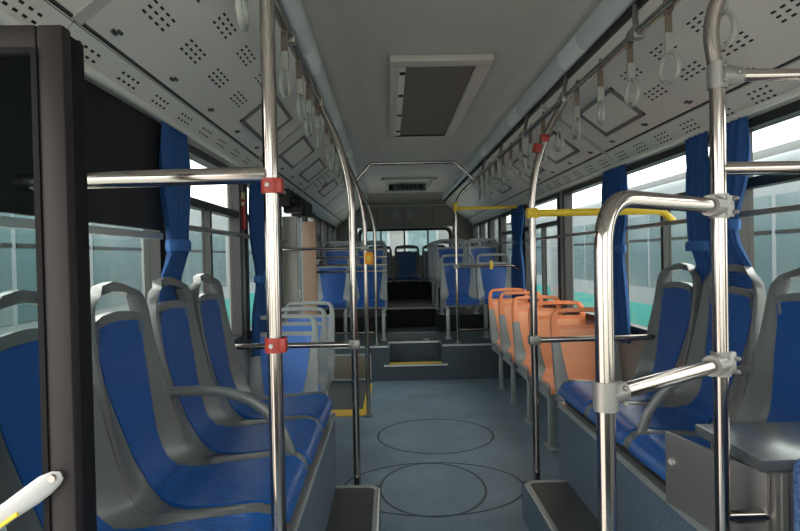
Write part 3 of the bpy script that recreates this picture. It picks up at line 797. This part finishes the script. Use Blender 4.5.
# ------------------------------------------------------------------ curtains
def curtain(s, y0, y1, label, tie=1.34, zb=.86, pinch=.45, shift=0.0, folds=5, behind=False):
    x = (XL+.05) if s < 0 else (XR-.05)
    t = thing('curtain', label, 'curtain', (x, (y0+y1)/2, zb), group='blue window curtains')
    nu, nv = 40, 22; zt = 1.805; c = (y0+y1)/2; hw = (y1-y0)/2
    def f(i, j):
        q = i/(nu-1)*2-1; z = zt + (zb-zt)*j/(nv-1)
        g = math.exp(-((z-tie)/.16)**2); w = hw*(1-pinch*g)
        yy = c + shift*g + q*w + .008*math.sin(z*9+q*3)
        low = min(1, max(0, (z-1.20)/.12)) if behind else 1.0
        xx = x + s*.026*(1-low) - s*(.012*low + .020*(.25+.75*low)*math.sin(q*PI*folds + .6*math.sin(z*4)) * (1-.3*g) * (1 - .8*min(1, max(0, (z-1.66)/.14))))
        return (xx, yy, z)
    m = MB(); m.grid(f, nu, nv); m.thicken(.004); m.build('cloth', 'curtain', t, angle=80)
    m = MB(); w = hw*(1-pinch)+.012
    path = [(x - s*.012 + .034*math.cos(a), c+shift+w*math.sin(a), tie) for a in [2*PI*k/20 for k in range(20)]]
    m.tube(path, .022, 8, closed=True, flat=(1, .18)); m.build('tie_band', 'curtain_tie', t)
    return t
curtain(-1, 2.24, 2.50, 'blue curtain beside the black panel on the door side', 1.34, .86, .38, behind=True)
curtain(-1, 3.66, 4.02, 'blue knotted curtain hanging behind the thick red clamped pole', 1.16, .70, .62)
curtain(1, 2.58, 2.78, 'blue curtain just beyond the curving steel pole, window side', 1.30, .85, .2, behind=True, folds=4)
curtain(1, 2.30, 2.56, 'blue curtain between the curving steel pole and the nearest big window', 1.38, .85, .35, shift=.04, behind=True)
curtain(1, 3.50, 3.86, 'blue curtain gathered above the nearest orange seat', 1.30, .75, .25)
curtain(1, 6.20, 6.75, 'dark blue curtain by the far end of the orange seats', 1.40, .75, .45)
# emergency hammer holder on the left pillar
for s, y, lab in ((-1, 3.64, 'red emergency hammer on the pillar of the door side windows'), (1, 3.97, 'red emergency hammer beside the curtain above the orange seats')):
    xi = XL if s < 0 else XR; t = thing('emergency_hammer', lab, 'hammer', (xi, y, 1.5))
    a, b = sorted((xi - s*.002, xi - s*.022)); MB().box(a, b, y-.022, y+.022, 1.60, 1.68, .004).build('holder', 'cream', t)
    a, b = sorted((xi - s*.004, xi - s*.03)); MB().box(a, b, y-.014, y+.014, 1.46, 1.61, .006).build('handle', 'red', t)
    MB().tube([(xi - s*.018, y-.03, 1.63), (xi - s*.018, y+.03, 1.63)], .009, 10).build('head', 'red', t)

# ------------------------------------------------------------------ door side details
t = thing('black_panel', 'large matt black panel covering the upper window behind the front door', 'panel', (XL+.04, 1.75, 1.36))
MB().box(XL+.014, XL+.034, 1.33, 2.30, 1.395, 1.795, .006).build('board', 'black_plastic', t)
MB().box(XL+.016, XL+.046, 1.25, 2.26, 1.362, 1.385, .003).build('light_edge', 'alu', t)
m = MB(); m.tube([(XL+.066, 1.15, 1.800), (XL+.066, 4.95, 1.800)], .014, 10)
trim = m.build('trim_1', 'panel_lower'); tag(trim, 'grey rounded trim above the door side window', kind='structure')
MB().tube([(XR-.066, 1.0, 1.800), (XR-.066, 7.0, 1.800)], .014, 10).build('trim_2', 'panel_lower')
tag(bpy.data.objects['trim_2'], 'grey rounded trim above the cabinet side windows', kind='structure')
# front door leaf, folded inwards
DY = 1.06
dr = bpy.data.objects.new('door_1', None); COL.objects.link(dr); dr.location = (-.75, DY, .02); tag(dr, 'dark framed glass leaf of the open front door', kind='structure')
xo = -.549; sw = .046; DT = 1.69
MB().box(xo-sw, xo, DY, DY+.032, .02, DT, .006).build('stile', 'door_frame', dr)
MB().box(xo-.020, xo-.001, DY+.010, DY+.078, .02, DT-.009, .004).build('edge_seal', 'door_side', dr)
MB().box(-1.10, xo-sw, DY, DY+.032, DT-.042, DT, .005).build('top_rail', 'door_frame', dr)
MB().box(-1.10, xo-sw, DY, DY+.032, .02, .12, .005).build('bottom_rail', 'door_frame', dr)
MB().box(xo-sw-.008, xo-sw+.002, DY-.003, DY+.018, .12, DT-.042).build('glazing_bead', 'door_side', dr, smooth=False)
MB().box(-1.10, xo-sw-.008, DY-.003, DY+.018, DT-.050, DT-.040).build('glazing_bead', 'door_side', dr, smooth=False)
MB().box(-1.10, xo-sw-.004, DY+.010, DY+.015, .12, DT-.045).build('pane', 'glass_door', dr, smooth=False)
h = MB()
pts = [(-.566, DY-.010, .919), (-.574, DY-.013, .916), (-.590, DY-.016, .906), (-.612, DY-.020, .890), (-.645, DY-.022, .868), (-.80, DY-.024, .764)]
h.tube(pts, [.007, .0135, .018, .0185, .017, .017], 14, flat=(1, .45)); hd = h.build('grab_handle', 'white_plastic', dr)
MB().tube([(-.577, DY-.016, .918), (-.577, DY-.024, .918)], .0065, 10).build('bolt', 'steel', hd)
MB().tube([(-.632, DY-.028, .862), (-.80, DY-.034, .748)], .0035, 6).build('yellow_line', 'yellow', hd)
# rear door with folded leaves
dr = bpy.data.objects.new('door_2', None); COL.objects.link(dr); dr.location = (XL, 5.6, 0); tag(dr, 'rear bus door opening with folded leaves', kind='structure')
MB().box(XL+.002, -.752, 5.03, 5.07, .03, 1.63, .004).build('door_leaf', 'beige_leaf', dr)
MB().box(XL+.002, -.735, 6.20, 6.24, .03, 1.655, .004).build('door_leaf', 'brown_leaf', dr)
m = MB(); m.box(XL+.02, XL+.10, 4.80, 6.25, 1.70, 1.83); m.box(XL+.02, XL+.16, 5.0, 5.15, 1.66, 1.78); m.box(XL+.02, XL+.14, 5.4, 5.7, 1.66, 1.75)
m.tube([(XL+.12, 4.85, 1.74), (XL+.12, 6.2, 1.72)], .014, 8); m.tube([(XL+.15, 5.1, 1.70), (XL+.06, 5.6, 1.66)], .012, 8)
m.build('door_mechanism', 'black_plastic', dr, smooth=False)
MB().box(XL-.05, XL-.02, 5.06, 6.20, -.3, 1.78).build('pane', 'glass_dark', dr, smooth=False)
MB().tube([(-.752, 5.04, .93), (-.735, 5.03, .97), (-.738, 5.03, 1.03)], .008, 8).build('hook', 'white_plastic', dr)

# ------------------------------------------------------------------ steel cabinet and driver seat
t = thing('steel_cabinet', 'brushed steel cabinet with its lid lifted and front flap ajar', 'cabinet', (1.1, 1.58, BZ))
MB().box(.90, XR-.02, 1.42, 1.715, BZ+.006, .755, .004).build('body', 'steel_brushed', t)
MB().box(.86, XR-.02, 1.41, 1.72, .757, .787, .003).build('lid', 'steel_lid', t)
c0, c1 = Vector((.893, 1.435, 0)), Vector((.814, 1.80, 0)); dd = (c1-c0); L_ = dd.length; dn = dd.normalized(); nn = Vector((-dn.y, dn.x, 0))
m = MB(); m.obox((c0+c1)/2 + Vector((0, 0, (BZ+.745)/2+.004)), dn, nn, (0,0,1), L_/2, .005, (.745-BZ)/2-.004, .002); fp = m.build('front_flap', 'steel_brushed', t)
m = MB(); q = c0 + dn*(L_-.035) + Vector((0, 0, .665)); m.tube([q, q+nn*.014], .010, 12); m.build('lock', 'white_plastic', fp)
m = MB(); m.box(.912, .925, 1.412, 1.42, BZ+.01, .75); m.build('corner_strip', 'clamp', t, smooth=False)
t = thing('driver_seat', 'blue mottled fabric driver seat back at the very edge of the picture', 'seat', (1.08, 1.15, 0))
MB().box(.782, 1.33, 1.06, 1.20, .42, .875, .03, 4).build('backrest', 'driver_fabric', t)
MB().box(.82, 1.32, .62, 1.10, .36, .48, .04, 3).build('cushion', 'driver_fabric', t)
MB().box(.92, 1.22, .70, 1.05, 0, .37, .02).build('pedestal', 'black_plastic', t)

# ------------------------------------------------------------------ outside
gr = MB().box(-60, 60, -40, 80, -.75, -.70).build('ground', 'asphalt', smooth=False); tag(gr, 'pale concrete yard outside the windows', kind='structure')
def outside_bus(xs, s, y0, y1, label, stripe=None):
    """a parked bus whose side facing us lies at x = xs; s = outward side"""
    t = thing('parked_bus', label, 'bus', (xs + s*1.2, (y0+y1)/2, -.70), group='parked buses outside')
    a, b = sorted((xs, xs + s*2.4))
    MB().box(a, b, y0, y1, -.38, 2.30, .12, 3).build('body', 'bus_white', t)
    a2, b2 = sorted((xs - s*.012, xs + s*.5)); MB().box(a2, b2, y0+.05, y1-.05, -.40, .44, .01).build('teal_skirt', 'teal', t)
    a2, b2 = sorted((xs + s*.3, xs + s*2.1)); MB().box(a2, b2, y0+2, y1-3, 2.25, 2.47, .08).build('roof_unit', 'bus_grey', t)
    n = int((y1-y0-.6)/1.45); w = (y1-y0-.6)/n
    for k in range(n):
        ya = y0+.3+k*w
        p, q = sorted((xs - s*.010, xs + s*.05)); wo = MB().box(p, q, ya+.04, ya+w-.04, .72, 1.86, .01).build('window', 'bus_window', t)
        p, q = sorted((xs - s*.016, xs + s*.02)); MB().box(p, q, ya+.04, ya+w-.04, 1.44, 1.48).build('window_bar', 'window_black', wo, smooth=False)
    for yy in (y0+2.3, y1-3.0):
        p = (xs + s*.02, yy, -.26); q = (xs + s*.28, yy, -.26)
        wh = MB().tube([p, q], .46, 24).build('wheel', 'tyre', t)
    return t
t = thing('added_building', 'pale grey building added to dim the sky in the rear window', 'building', (.3, 24, -.70))  # added block that covers the sky, so the rear window stays grey
MB().box(-3.4, 4.0, 22, 28, -.70, 5.5).build('wall', 'bus_grey', t, smooth=False)
MB().box(-3.6, 4.2, 21.8, 28.2, 5.5, 5.8, .03).build('roof', 'bus_white', t)
for k in range(4):
    w_ = MB().box(-2.9+k*1.75, -1.7+k*1.75, 21.96, 22.02, 1.2, 2.6, .01).build('window', 'bus_white', t)
    MB().box(-2.8+k*1.75, -1.8+k*1.75, 21.94, 21.97, 1.3, 2.5).build('pane', 'bus_window', w_, smooth=False)
outside_bus(4.1, 1, 3.0, 14.6, 'white and teal parked bus seen through the windows by the orange seats')
outside_bus(4.1, 1, 15.6, 27.2, 'farther white and teal parked bus beyond the orange seat windows')
outside_bus(-3.5, -1, 2.5, 13.5, 'white and teal parked bus seen through the door side windows')
outside_bus(-3.5, -1, 14.7, 26.0, 'farther white and teal parked bus beyond the rear door')
